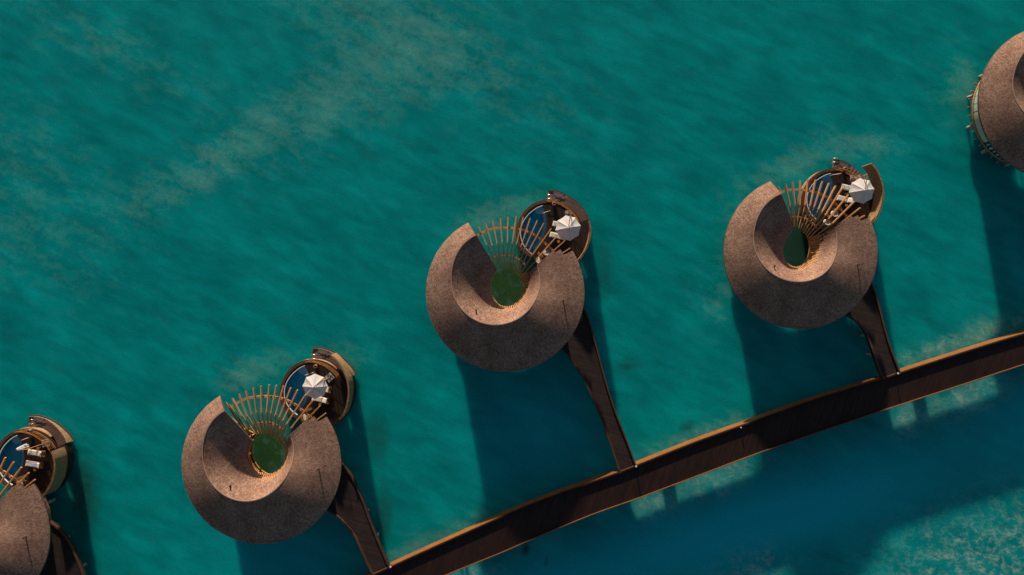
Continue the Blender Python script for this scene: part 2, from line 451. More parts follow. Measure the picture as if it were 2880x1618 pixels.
A0 = 122.0
def make_roof(parent):
    b = MB(); TH = .22
    def band(fn, t0, t1, aend, R0, vsign):
        angs = []; a = A0
        while a < 360 + aend - .4: angs.append(a); a += 2.0
        angs.append(360 + aend)
        top0 = [fn(a, t0) for a in angs]; top1 = [fn(a, t1) for a in angs]
        i0 = [b.vert(p) for p in top0]; i1 = [b.vert(p) for p in top1]
        j0 = [b.vert(p - Vector((0, 0, TH))) for p in top0]; j1 = [b.vert(p - Vector((0, 0, TH))) for p in top1]
        for k in range(len(angs) - 1):
            L0 = (ridge_pt(angs[k]) - top0[k]).length; L1 = (ridge_pt(angs[k]) - top1[k]).length
            M0 = (ridge_pt(angs[k + 1]) - top0[k + 1]).length; M1 = (ridge_pt(angs[k + 1]) - top1[k + 1]).length
            u0, u1 = rad(angs[k]) * R0, rad(angs[k + 1]) * R0
            q = [i0[k], i1[k], i1[k + 1], i0[k + 1]]; uv = [(u0, L0 * vsign), (u0, L1 * vsign), (u1, M1 * vsign), (u1, M0 * vsign)]
            if vsign < 0: q = q[::-1]; uv = uv[::-1]
            b.face(q, 0, uv)
            b.face((j0[k], j0[k + 1], j1[k + 1], j1[k]), 1)
            b.face((i1[k], j1[k], j1[k + 1], i1[k + 1]), 2)
        for k in (0, len(angs) - 1): b.face((i0[k], i1[k], j1[k], j0[k]), 2)
    nO = 12
    for k in range(nO):
        t = (k + .5) / nO
        e = 30 + t * 7 if t < .60 else (31.4 if t < .74 else 25.5)
        band(outer_pt, k / nO, (k + 1) / nO, e, 7.2, 1)
    ends = [28.5, 28, 27.2, 26.5, 22, 22, 9, 0, -16, -34, -76, -108]; nI = len(ends)
    for k in range(nI): band(inner_pt, k / nI, (k + 1) / nI, ends[k], 3.6, -1)
    me = b.build('roof', [M['shingle'], M['soffit'], M['trim']], parent)
    # ridge capping
    c = MB(); c.sweep([ridge_pt(a) + Vector((0, 0, .02)) for a in range(122, 389, 3)], .09, .10)
    c.build('ridge_cap', M['cap'], me)
    # three small vents
    for (px, py, zf, h) in ((1581.5, 843.5, None, .46), (1338.5, 874, None, .42), (1505, 909, None, .12)):
        best = None
        for a in range(122, 388):
            for fn in (outer_pt, inner_pt):
                for k in range(21):
                    p = fn(a, k / 20); q = loc(px, py, p.z); d = (p - q).length
                    if best is None or d < best[0]: best = (d, p)
        p = best[1]; v = MB()
        v.lathe(p - Vector((0, 0, .1)), [(.09, 0), (.07, .1), (.07, h), (.10, h + .02), (.09, h + .05), (.03, h + .08)], 12)
        v.build('vent_pipe', M['vent'], me)
    return me

def make_villa():
    root = empty('villa')
    make_roof(root)
    # floor ring on its joists
    fl = MB(); RD = 6.75
    def RDa(a): return RD if a < 250 else RD - .65 * min(1, (a - 250) / 40)
    outer = [(RDa(a) * math.cos(rad(a)), RDa(a) * math.sin(rad(a))) for a in range(140, 392, 4)]
    inner = []
    for a in range(388, 139, -6):
        q = pt(a, ray_circle(a, 1424, 806, 62, 72), 1.5); inner.append((q.x, q.y))
    fl.slab(outer + inner, [], 1.22, 1.5, 0, 1)
    fl.build('floor', [M['deck'], M['joist']], root)
    for a in range(136, 262, 8):
        j = MB(); c, s_ = math.cos(rad(a)), math.sin(rad(a))
        j.sweep([(5.6 * c, 5.6 * s_, 1.215), (7.12 * c, 7.12 * s_, 1.215)], .10, .26)
        j.build('joist', M['skirt'], root)
    for a in (146, 171, 203, 233, 262, 290, 318, 346, 374):
        for r in (RDa(a) - .2,):
            p = MB(); c, s_ = math.cos(rad(a)), math.sin(rad(a))
            p.tube([(r * c, r * s_, 1.2), ((r + .12) * c, (r + .12) * s_, -1.5)], .19, 12)
            p.build('pile', M['pile'], root, True)
    def under_roof(x, y):         # height of the roof's underside over a point
        best = None
        for a in range(122, 388, 2):
            A, B = ridge_pt(a), rim_pt(a)
            for t in (0, .1, .2, .3, .4, .5, .6, .7, .8, .9, 1):
                for p in (outer_pt(a, t), inner_pt(a, t)):
                    d = (p.x - x) ** 2 + (p.y - y) ** 2
                    if best is None or d < best[0]: best = (d, p.z)
        return best[1] - .3
    def arc_wall(a0, a1, r, z0, z1, th, mat, name, par):
        w = MB(); n = max(2, int((a1 - a0) / 3) + 1); P = []
        for k in range(n):
            a = rad(a0 + (a1 - a0) * k / (n - 1)); x, y = r * math.cos(a), r * math.sin(a)
            P.append((x, y, z1 if z1 < 4 else under_roof(x, y)))
        w.sweep(P, th, [p[2] - z0 for p in P])
        return w.build(name, mat, par)
    RW = 6.0
    for a0, a1, r in ((190.5, 201), (201, 212), (212, 222), (250, 266)) and ((190.5, 201, 6.6), (201, 212, 6.6), (212, 222, 6.6), (250, 266, 6.6), (288, 318, RW), (340, 372, RW)):
        arc_wall(a0, a1 - .05, r, 1.5, 5.35, .16, M['cream'], 'wall', root)
    for aj, r0, r1 in ((190.5, 5.6, 6.58), (266, RW, 6.6)):
        w_ = MB(); c, s_ = math.cos(rad(aj)), math.sin(rad(aj)); w_.sweep([(r0 * c, r0 * s_, 5.35), (r1 * c, r1 * s_, 5.35)], .14, 3.85); w_.build('wall', M['cream'], root)
    for a0, a1, rr in ((144, 156, 5.6), (156, 170, 5.6), (170, 190.5, 5.6), (222, 231.5, 6.6), (231.5, 241, 6.6), (241, 250, 6.6),
                       (266, 277, RW), (277, 288, RW), (318, 329, RW), (329, 340, RW), (372, 384, RW)):
        f = MB()
        for a in (a0 + .4, a1 - .4, (a0 + a1) / 2):
            f.box((rr * math.cos(rad(a)), rr * math.sin(rad(a)), 3.4), (.14, .07, 3.75), rad(a))
        w = f.build('window', M['white'], root)
        arc_wall(a0, a1, rr, 1.5, 5.35, .04, M['glass'], 'pane', w)
    bal = MB(); bal.sweep([(6.68 * math.cos(rad(a)), 6.68 * math.sin(rad(a)), 2.56) for a in range(142, 192, 3)], .07, .05)
    bo = bal.build('balustrade', M['teak'], root)
    for a in range(142, 189, 8):
        arc_wall(a + .3, min(a + 7.7, 191), 6.68, 1.52, 2.5, .03, M['balglass'], 'glass_panel', bo)
    # inner courtyard posts
    for a in range(145, 385, 25):
        q = pt(a, ray_circle(a, 1424, 806, 66, 76), 1.5); ztop = inner_pt(a, .8).z - .2
        p = MB(); p.box((q.x, q.y, (1.5 + ztop) / 2), (.14, .14, ztop - 1.5), rad(a)); p.build('post', M['rafter'], root)
    # ring beam under the funnel edge
    rb = MB(); rb.sweep([hole_pt(a) * 1 + (hole_pt(a) - Vector((PP.x, PP.y, hole_pt(a).z))).normalized() * .06 - Vector((0, 0, .24)) for a in range(122, 388, 6)], .1, .16)
    rb.build('ring_beam', M['rafter'], root)
    # battens showing round the funnel edge
    for k in range(60):
        a = 27 - k * 4.3
        if a < -236: break
        d = (a + 360) % 360
        ts = .62 if a > -60 else (.74 if a > -110 else .93)
        if a < -112: te, dz = 1.05, -.26
        else: te, dz = 1.0, .02
        ts += random.uniform(-.05, .07)
        P0 = inner_pt(d, ts) + Vector((0, 0, dz - .0)); P1 = inner_pt(d, 1.0) + Vector((0, 0, dz))
        out_ = (P1 - P0).normalized() * (.10 if a > -112 else .16)
        b = MB(); b.sweep([P0, P1 + out_], .085, .16)
        b.build('batten', M['rafter'], root)
    # pergola rafters across the open side
    tips = [(185, 475), (263, 430), (343, 403), (430, 378), (518, 358), (610, 352), (690, 362), (768, 375), (848, 402), (922, 432), (1007, 492), (1087, 560), (1160, 630), (1220, 715)]
    kinks = [(290, 700), (345, 705), (397, 680), (453, 668), (510, 662), (565, 668), (612, 680), (663, 700), (705, 725), (745, 760), (785, 800), (835, 845), (905, 860), (1010, 850)]
    ends_ = [(385, 915), (418, 912), (447, 915), (475, 915), (503, 925), (528, 935), (553, 950), (573, 970), (597, 988), (615, 1010), (634, 1032), (650, 1055), (664, 1078), (676, 1100)]
    def r2(p, z): return loc(1300 + p[0] / 4.02, 520 + p[1] / 4.02, z)
    for k in range(14):
        f = k / 13; zk = 4.75 + .45 * f; ze = 3.95 - .55 * f
        if k >= 12: zk = 4.9
        T, K, E = r2(tips[k], 4.72), r2(kinks[k], zk), r2(ends_[k], ze)
        ra = MB(); ra.sweep([T, K], .125, .24); o = ra.build('rafter', M['rafter'], root)
        rc = MB(); d = (K - E).normalized() * .25
        rc.sweep([K + d - Vector((0, 0, .04)), E], .10, .22, off=.05); rc.build('lower_rafter', M['rafter'], o)
    for (p0, z0, p1, z1) in (((1336, 655), 4.75, (1388, 752), 4.1), ((1326, 648), 4.7, (1384, 764), 4.0)):
        ra = MB(); ra.sweep([loc(*p0, z0), loc(*p1, z1)], .12, .22); ra.build('rafter', M['rafter'], root)
    b1 = [(1339.5, 663.5), (1374.6, 645.6), (1412, 640.6), (1449, 642.4), (1486.6, 652), (1516, 669), (1536, 687), (1554, 704), (1562, 713)]
    q = MB(); q.sweep(resample([loc(x, y, 4.44) for x, y in b1], 40), .25, .2); q.build('arc_beam', M['rafter'], root)
    b2 = [(1377, 731), (1381, 728), (1399.5, 719), (1419, 717.8), (1439, 719), (1459, 729), (1469, 736), (1476, 745)]
    q = MB(); q.sweep(resample([loc(x, y, 3.93) for x, y in b2], 30), .15, .34); q.build('arc_beam', M['rafter'], root)
    return root

# ------------------------------------------------------------------ pool terrace template
def clip_poly(sub, clip):
    def area(p): return sum(p[i][0] * p[(i + 1) % len(p)][1] - p[(i + 1) % len(p)][0] * p[i][1] for i in range(len(p)))
    if area(clip) < 0: clip = clip[::-1]
    out = list(sub)
    for i in range(len(clip)):
        A, B = clip[i], clip[(i + 1) % len(clip)]; inp = out; out = []
        if not inp: return []
        def side(p): return (B[0] - A[0]) * (p[1] - A[1]) - (B[1] - A[1]) * (p[0] - A[0])
        for k in range(len(inp)):
            P, Q = inp[k], inp[(k + 1) % len(inp)]; sp, sq = side(P), side(Q)
            if sp >= 0: out.append(P)
            if sp * sq < 0:
                t = sp / (sp - sq); out.append((P[0] + (Q[0] - P[0]) * t, P[1] + (Q[1] - P[1]) * t))
    return out
T0 = loc(1545, 650, 1.5); T0.z = 0
def TL(px, py, z): return loc(px, py, z) - T0
def off_poly(R, d):
    out = []
    for k in range(len(R)):
        t = R[min(k + 1, len(R) - 1)] - R[max(k - 1, 0)]; t.z = 0; t.normalize()
        out.append(R[k] + Vector((-t.y, t.x, 0)) * d)
    return out
def make_terrace(long_screen):
    root = empty('pool_terrace')
    ring = [(1537, 563.5), (1521, 565), (1503, 572), (1485, 584), (1470, 601), (1458, 622), (1451, 646), (1450.8, 668), (1457, 689), (1469, 706), (1484, 718), (1493, 724)]
    L = resample([TL(x, y, 1.5) for x, y in ring], 40)
    E = resample([TL(x, y, 1.5) for x, y in ((1633, 627), (1653.5, 618), (1658, 632), (1659.5, 650), (1657, 671), (1648, 698), (1637, 716), (1624, 732), (1606, 745))][1:], 24)
    N_ = resample([TL(x, y, 1.5) for x, y in ((1630, 626), (1622, 608), (1606, 589), (1590, 577), (1573, 569), (1556, 564.5), (1540, 563.5))], 20)
    outline = [tuple(p[:2]) for p in (L + [TL(1520, 745, 1.5), TL(1560, 760, 1.5)] + E[::-1] + N_)]
    pl = resample([TL(x, y, 1.5) for x, y in ((1526.5, 579.5), (1512, 585), (1497.8, 594.5), (1484, 607), (1472, 625), (1465.8, 643), (1465, 662), (1470, 682), (1482, 701), (1497, 714))], 26)
    pr = resample([TL(x, y, 1.5) for x, y in ((1497, 714), (1507, 701), (1519, 684), (1529.7, 666), (1535.8, 649), (1538.5, 630), (1537.5, 612), (1533, 594), (1526.5, 579.5))], 26)
    pool = [tuple(p[:2]) for p in pl + pr[1:-1]]
    plo = off_poly(pl, -.24)
    if (plo[12] - pl[12]).x > 0: plo = off_poly(pl, .24)
    sgn = 1 if plo[12] == off_poly(pl, .24)[12] else -1
    plo2 = [pl[k] + (plo[k] - pl[k]) * math.sin(math.pi * (k + .6) / 26.2) ** .4 for k in range(26)]
    hole = [tuple(p[:2]) for p in plo2] + [tuple(p[:2]) for p in pr[1:-1]]
    d = MB(); d.slab(outline, [hole], 1.24, 1.5, 0, 0); d.build('decking', M['deck'], root)
    rimo = off_poly(L, -.02 * sgn)
    rm = MB(); rm.sweep([p + Vector((0, 0, .035)) for p in L], .34, .04, off=(-.16 if (off_poly(L, 1)[20].x < L[20].x) else .16)); rm.build('pool_rim', M['pool_rim'], root)
    sk = MB(); sk.sweep([Vector((p.x, p.y, 1.238)) for p in L], .08, .95); sk.sweep([Vector((p.x, p.y, 1.238)) for p in N_[::-1][:14]], .08, .8)
    sk.build('skirt', M['skirt'], root)
    sk = MB(); sk.sweep([Vector((p.x, p.y, 1.238)) for p in E], .08, .7); sk.build('skirt', M['deck'], root)
    ch = MB(); cho = [tuple(p[:2]) for p in off_poly(pl, .5 * sgn)] + [tuple(p[:2]) for p in off_poly(pl, .0)[::-1]]
    ch.slab(cho, [], .86, .9); ch.build('overflow_channel', M['channel'], root)
    # basin
    b = MB(); bp = [Vector((*p, 0)) for p in pool]; n = len(bp)
    for k in range(n):
        a, c = bp[k], bp[(k + 1) % n]
        i = [b.vert((a.x, a.y, 1.44)), b.vert((c.x, c.y, 1.44)), b.vert((c.x, c.y, .45)), b.vert((a.x, a.y, .45))]; b.face(i)
    b.slab(pool, [], .42, .45)
    basin = b.build('pool_basin', M['mosaic'], root, fix=False)
    lp = MB(); lp.sweep([Vector((p.x, p.y, 1.53)) for p in off_poly(pl, .045 * sgn)], .085, .6); lp.build('pool_lip', M['lip'], basin)
    si = off_poly(pr, .36)
    if (si[13] - pr[13]).x > 0: si = off_poly(pr, -.36)
    sh = MB(); shp = clip_poly([tuple(p[:2]) for p in si], pool)
    sh.slab([tuple(p[:2]) for p in pr[1:-1]] + [tuple(p[:2]) for p in (si[k] for k in range(23, 2, -1))], [], .26, 1.30)
    sh.build('pool_shelf', M['mosaic_light'], basin)
    c0 = TL(1517, 591, 1.5)
    for k, (rpx, z) in enumerate(((11.5, 1.24), (16.5, 1.05), (21.5, .85), (26.5, .65))):
        r = rpx / 24 * .98
        disc = [(c0.x + r * math.cos(2 * math.pi * j / 40), c0.y + r * math.sin(2 * math.pi * j / 40)) for j in range(40)]
        cp = clip_poly(disc, [(p[0] * .995 + c0.x * .005, p[1] * .995 + c0.y * .005) for p in pool])
        if len(cp) > 3:
            st = MB(); st.slab(cp, [], .26 + k * .001, z); st.build('pool_step', M['mosaic_light'] if k == 0 else M['mosaic'], basin)
    w = MB(); i = [w.vert((p[0], p[1], 1.40)) for p in pool]; w.face(i); w.build('pool_water', M['poolwater'], basin)
    # landing and stairs
    I = resample([TL(x, y, .9) for x, y in ((1541, 562), (1558, 563.5), (1576, 569), (1592, 577), (1607, 589), (1619, 603), (1627, 615), (1632, 626))], 60)
    O = resample([TL(x, y, .6) for x, y in ((1541, 537.5), (1561.6, 538), (1584.4, 546), (1604, 557), (1622.4, 571.7), (1639, 590), (1649, 604), (1655.5, 618))], 60)
    Ig = [p + (p - Vector((0, 0, 0))).normalized() * .02 for p in I]
    def strip(t0, t1, z0, z1, mb, mi=0, ms=None):
        n = 8; a = [plerp(Ig, t0 + (t1 - t0) * j / n) for j in range(n + 1)]; c = [plerp(O, t0 + (t1 - t0) * j / n) for j in range(n + 1)]
        mb.slab([tuple(p[:2]) for p in a] + [tuple(p[:2]) for p in c[::-1]], [], z0, z1, mi, ms)
    la = MB(); strip(0, .395, .34, .52, la, 0, 1); la.build('landing', [M['landing'], M['skirt']], root)
    ns = 9
    for k in range(ns):
        t0 = .397 + .603 * k / ns; t1 = .395 + .603 * (k + 1) / ns
        s_ = MB(); strip(t0, t1, .34, .52 + (k + 1) * .098, s_, 0, 1); s_.build('step', [M['stair'], M['skirt']], root)
    lg = MB(); lg.sweep([Vector((p.x, p.y, .36)) for p in off_poly(O, .12 if (off_poly(O, 1)[30].length > O[30].length) else -.12)], .10, .12)
    lg.build('lower_ledge', M['kerb'], root)
    for t in (.05, .3, .55, .8, 1):
        p = MB(); a = plerp(O, t) * .93; p.tube([(a.x, a.y, .4), (a.x, a.y, -1.5)], .14, 10); p.build('pile', M['pile'], root, True)
    for k in (3, 11, 19, 27, 35):
        p = MB(); a = L[k] * .9; p.tube([(a.x, a.y, 1.2), (a.x, a.y, -1.5)], .14, 10); p.build('pile', M['pile'], root, True)
    # railing round the north edge
    Rl = resample([TL(x, y, 2.5) for x, y in ((1537, 563), (1557, 565), (1577, 572), (1592, 580.5), (1604, 590), (1615, 601), (1623, 612), (1629, 625))], 34)
    rl = MB(); rl.sweep([Vector((p.x, p.y, 2.5)) for p in Rl], .11, .05)
    ro = rl.build('railing', M['teak'], root)
    for z in (2.15, 1.8):
        r_ = MB(); r_.tube([Vector((p.x, p.y, z)) for p in Rl[::2]], .02, 6); r_.build('rail', M['teak'], ro)
    for k in range(0, 34, 4):
        p = MB(); p.box((Rl[k].x, Rl[k].y, 1.97), (.05, .05, .94)); p.build('baluster', M['kerb'], ro)
    bs = MB(); bs.sweep([Vector((p.x, p.y, 1.56)) for p in Rl], .16, .06); bs.build('base_board', M['teak'], ro)
    # reed privacy screen
    if long_screen:
        v3 = [(2452.8, 459), (2468, 478), (2479.5, 504.5), (2486, 531.6), (2485, 562.5), (2476.5, 593.5), (2465, 616.7), (2455, 629), (2447, 636)]
        sp = resample([loc(x, y, 3.6, 3) - T0 for x, y in v3], 50)
    else:
        sp = resample([TL(x, y, 3.6) for x, y in ((1656, 620), (1660, 634), (1661.5, 650), (1659, 672), (1650, 699), (1640, 716), (1627, 733), (1617, 741))], 40)
    s_ = MB(); s_.sweep([p + Vector((0, 0, random.uniform(-.012, .012))) for p in sp], .13, 2.15)
    so = s_.build('reed_screen', M['reed'], root)
    c_ = MB(); c_.sweep([Vector((p.x, p.y, 3.62)) for p in sp], .05, .06, off=(.09 if (off_poly(sp, 1)[20].length < sp[20].length) else -.09)); c_.build('screen_rail', M['teak'], so)
    return root

# ------------------------------------------------------------------ place villas and terraces
vil0 = make_villa()
t_short = make_terrace(False); t_long = make_terrace(True)
VL = ['shingled ring villa half cut off at the bottom left corner of the frame',
      'shingled ring villa at lower left with thick pergola rafters and a green round courtyard',
      'shingled ring villa nearest the middle of the photo, pergola wedge facing north',
      'shingled ring villa at centre right with a narrow oval courtyard opening',
      'shingled ring villa cut by the right edge, cream wall and glass balustrade under its eaves']
TLb = ['round pool terrace with folded parasol at the left edge of the frame',
       'round pool terrace of the lower left villa with tall reed screen beside its stairs',
       'round pool terrace of the middle villa with stairs open beyond a short reed screen',
       'round pool terrace of the centre right villa with a long reed screen wall']
def place(o, i, offset=Vector((0, 0, 0))):
    C, sc, r = FR[i]; p = C + Matrix.Rotation(r, 3, 'Z') @ (offset * sc)
    o.location = (p.x, p.y, 0); o.rotation_euler = (0, 0, r); o.scale = (sc, sc, sc)
for i in (0, 1, 3, 4):
    o = clone(vil0); place(o, i); tag(o, VL[i], 'villa', 'round overwater villas')
place(vil0, 2); tag(vil0, VL[2], 'villa', 'round overwater villas')
t0 = clone(t_short); place(t0, 0, T0 + Vector((-.75, -.45, 0))); tag(t0, TLb[0], 'pool terrace', 'pool terraces beside the villas')
t3 = clone(t_long); place(t3, 3, T0); tag(t3, TLb[3], 'pool terrace', 'pool terraces beside the villas')
place(t_short, 2, T0); tag(t_short, TLb[2], 'pool terrace', 'pool terraces beside the villas')
place(t_long, 1, T0); tag(t_long, TLb[1], 'pool terrace', 'pool terraces beside the villas')

# ------------------------------------------------------------------ jetty
UP = [(900, 1690), (1000, 1640), (1101, 1593), (1300, 1503), (1500, 1416), (1740, 1329), (1789, 1310), (1950, 1246), (2119, 1185), (2300, 1121), (2476, 1067), (2527, 1050), (2700, 994), (2880, 939), (3080, 885)]
LO = [(940, 1772), (1100, 1692), (1259, 1618), (1411, 1556), (1500, 1517), (1666, 1449), (1790, 1405), (1915, 1358), (2114, 1283), (2200, 1253), (2300, 1218), (2502, 1150), (2700, 1086), (2880, 1027), (3090, 962)]
U = resample([(*W(x, y, 2.58), 2.58) for x, y in UP], 160); D = resample([(*W(x, y, 2.58), 2.58) for x, y in LO], 160)
base = W(1900, 1310, 2.4)
jt = empty('jetty', (base[0], base[1], 0)); JB = Vector((base[0], base[1], 0))
tag(jt, 'long dark timber jetty crossing the lower right with an orange sunlit side board', 'jetty')
m = MB()
m.slab([tuple((p - JB)[:2]) for p in U] + [tuple((p - JB)[:2]) for p in D[::-1]], [], 2.12, 2.38)
m.build('decking', M['jetty'], jt)
sU = -1 if (off_poly(U, 1)[80] - D[80]).length > (U[80] - D[80]).length else 1
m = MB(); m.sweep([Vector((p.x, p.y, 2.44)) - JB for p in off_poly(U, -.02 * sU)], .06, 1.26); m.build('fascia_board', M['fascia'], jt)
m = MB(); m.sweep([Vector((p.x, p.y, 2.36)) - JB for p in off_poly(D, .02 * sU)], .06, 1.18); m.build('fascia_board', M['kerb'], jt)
m = MB(); m.sweep([Vector((p.x, p.y, 2.60)) - JB for p in off_poly(U, .06 * sU)], .14, .215); ku = m.build('kerb_rail', M['jetty'], jt)
m = MB(); m.sweep([Vector((p.x, p.y, 2.60)) - JB for p in off_poly(D, -.035 * sU)], .06, .21); kd = m.build('kerb_rail', M['kerbsouth'], jt)
def under(px, py): x, y = W(px, py, 1.0); return Vector((x, y, 0)) - JB
for px in (1881, 2583):
    k = min(range(160), key=lambda q: abs((U[q].x + D[q].x) / 2 - W(px, 1, 1.0)[0]))
    p = MB(); c = (U[k] + D[k]) / 2 - JB; p.box((c.x, c.y, .3), (1.25, 2.4, 3.6), rad(18)); p.build('pier', M['pile'], jt)
for px in (1130, 1270, 1400, 1530, 1650, 1690, 2160, 2260, 2350, 2440, 2850):
    t = (px - 900) / 2200
    k = min(range(160), key=lambda q: abs(U[q].x - W(px, 1, 2.58)[0]))
    for f in (.15, .85):
        c = U[k].lerp(D[k], f) - JB; p = MB(); p.tube([(c.x, c.y, 2.1), (c.x, c.y, -1.5)], .16, 10); p.build('pile', M['pile'], jt, True)

# ------------------------------------------------------------------ walkways from the villas to the jetty
PATHS = {
 0: ([(60, 1440), (148, 1474), (195, 1524), (216, 1561), (241, 1618), (270, 1690), (300, 1760)], [(-20, 1560), (60, 1600), (110, 1640), (150, 1690), (200, 1790)]),
 1: ([(925, 1262), (961, 1305), (987, 1334), (1002, 1362), (1022, 1405), (1045, 1466), (1068, 1520), (1100, 1591)],
     [(862, 1405), (918, 1436), (954, 1459), (982, 1488), (999.5, 1510), (1012, 1537), (1033, 1581), (1052, 1616)]),
 2: ([(1615, 815), (1643, 862), (1659.7, 904), (1678, 970), (1703, 1066), (1732, 1157), (1761, 1231.6), (1789, 1308)],
     [(1530, 960), (1579, 983), (1612, 1024), (1641, 1070), (1666, 1124), (1695, 1194), (1720, 1265), (1741, 1329)]),
 3: ([(2425, 745), (2454, 796.6), (2469, 843), (2486, 919), (2502, 979), (2526.6, 1049)],
     [(2335, 868), (2383, 889.5), (2408, 905), (2428, 929), (2443, 966), (2459, 1022), (2476, 1067)])}
WL = ['dark walkway leaving the bottom left villa, its kerb just inside the frame',
      'dark timber walkway flaring from the lower left villa down to the jetty',
      'dark timber walkway flaring from the middle villa down to the jetty',
      'dark timber walkway curving from the centre right villa down to the jetty']
for i, (Rp, Lp) in PATHS.items():
    n = 34
    cx, cy = VIL[i][0]         # carry the walkway in under the roof to the villa's floor
    Rp = [(Rp[0][0] * .72 + (cx + 30) * .28, Rp[0][1] * .72 + (cy + 30) * .28)] + Rp
    Lp = [(Lp[0][0] * .72 + (cx + 30) * .28, Lp[0][1] * .72 + (cy + 30) * .28)] + Lp
    R = resample([(*W(x, y, 2.0), 0) for x, y in Rp], n); Lq = resample([(*W(x, y, 2.0), 0) for x, y in Lp], n)
    o = (R[n // 2] + Lq[n // 2]) / 2; o.z = 0
    e = empty('walkway', o); tag(e, WL[i], 'walkway', 'walkways from the villas to the jetty')
    m = MB(); top = []
    for k in range(n):
        z = 1.46 + (2.375 - 1.46) * min(1, k / (n - 1) * 1.02)
        top.append((m.vert(R[k] - o + Vector((0, 0, z))), m.vert(Lq[k] - o + Vector((0, 0, z))),
                    m.vert(R[k] - o + Vector((0, 0, z - .28))), m.vert(Lq[k] - o + Vector((0, 0, z - .28)))))
        R[k].z = z; Lq[k].z = z
    for k in range(n - 1):
        a, b = top[k], top[k + 1]
        m.face((a[0], a[1], b[1], b[0])); m.face((a[2], b[2], b[3], a[3])); m.face((a[0], b[0], b[2], a[2])); m.face((a[1], a[3], b[3], b[1]))
    m.face((top[0][0], top[0][2], top[0][3], top[0][1])); m.face((top[-1][0], top[-1][1], top[-1][3], top[-1][2]))
    m.build('decking', M['path'], e)
    for Q in (R, Lq):
        m = MB(); s_ = -.09 if (off_poly(Q, 1)[15] - (o + Vector((0, 0, Q[15].z)))).length > (Q[15] - (o + Vector((0, 0, Q[15].z)))).length else .09
        m.sweep([p - o + Vector((0, 0, .24)) for p in off_poly(Q, s_)], .16, .235); m.build('kerb_rail', M['kerb'], e)
    for k in (6, 13, 20, 26):
        for f in (.2, .8):
            c = R[k].lerp(Lq[k], f) - o; p = MB(); p.tube([(c.x, c.y, c.z - .29), (c.x, c.y, -1.5)], .15, 10); p.build('pile', M['pile'], e, True)

# bollard lamps
def bollard(px, py, zb, h, label, r=.11):
    x, y = W(px, py, zb + h); e = empty('bollard_lamp', (x, y, zb))
    b = MB(); b.lathe((0, 0, 0), [(.06, 0), (.05, .03), (.05, h - .08)], 12); b.build('post', M['metal'], e)
    c = MB(); c.lathe((0, 0, 0), [(r * .8, h - .08), (r, h - .05), (r, h), (r * .5, h + .012), (r * .45, h + .002)], 16); c.build('cap', M['lamp'], e)
    tag(e, label, 'bollard lamp', 'bollard lamps at the jetty')
bollard(1789.5, 1312.5, 2.4, .62, 'small round white bollard lamp where the middle villa walkway meets the jetty')
bollard(1098, 1595.5, 2.4, .62, 'small round white bollard lamp at the lower left walkway corner, bottom of frame')
bollard(2526.5, 1051, 2.4, .62, 'small round white bollard lamp where the right hand walkway meets the jetty')
bollard(2084.5, 1203.5, 2.4, .4, 'tiny pinkish lamp on the jetty kerb below the dark shadow edge', .08)

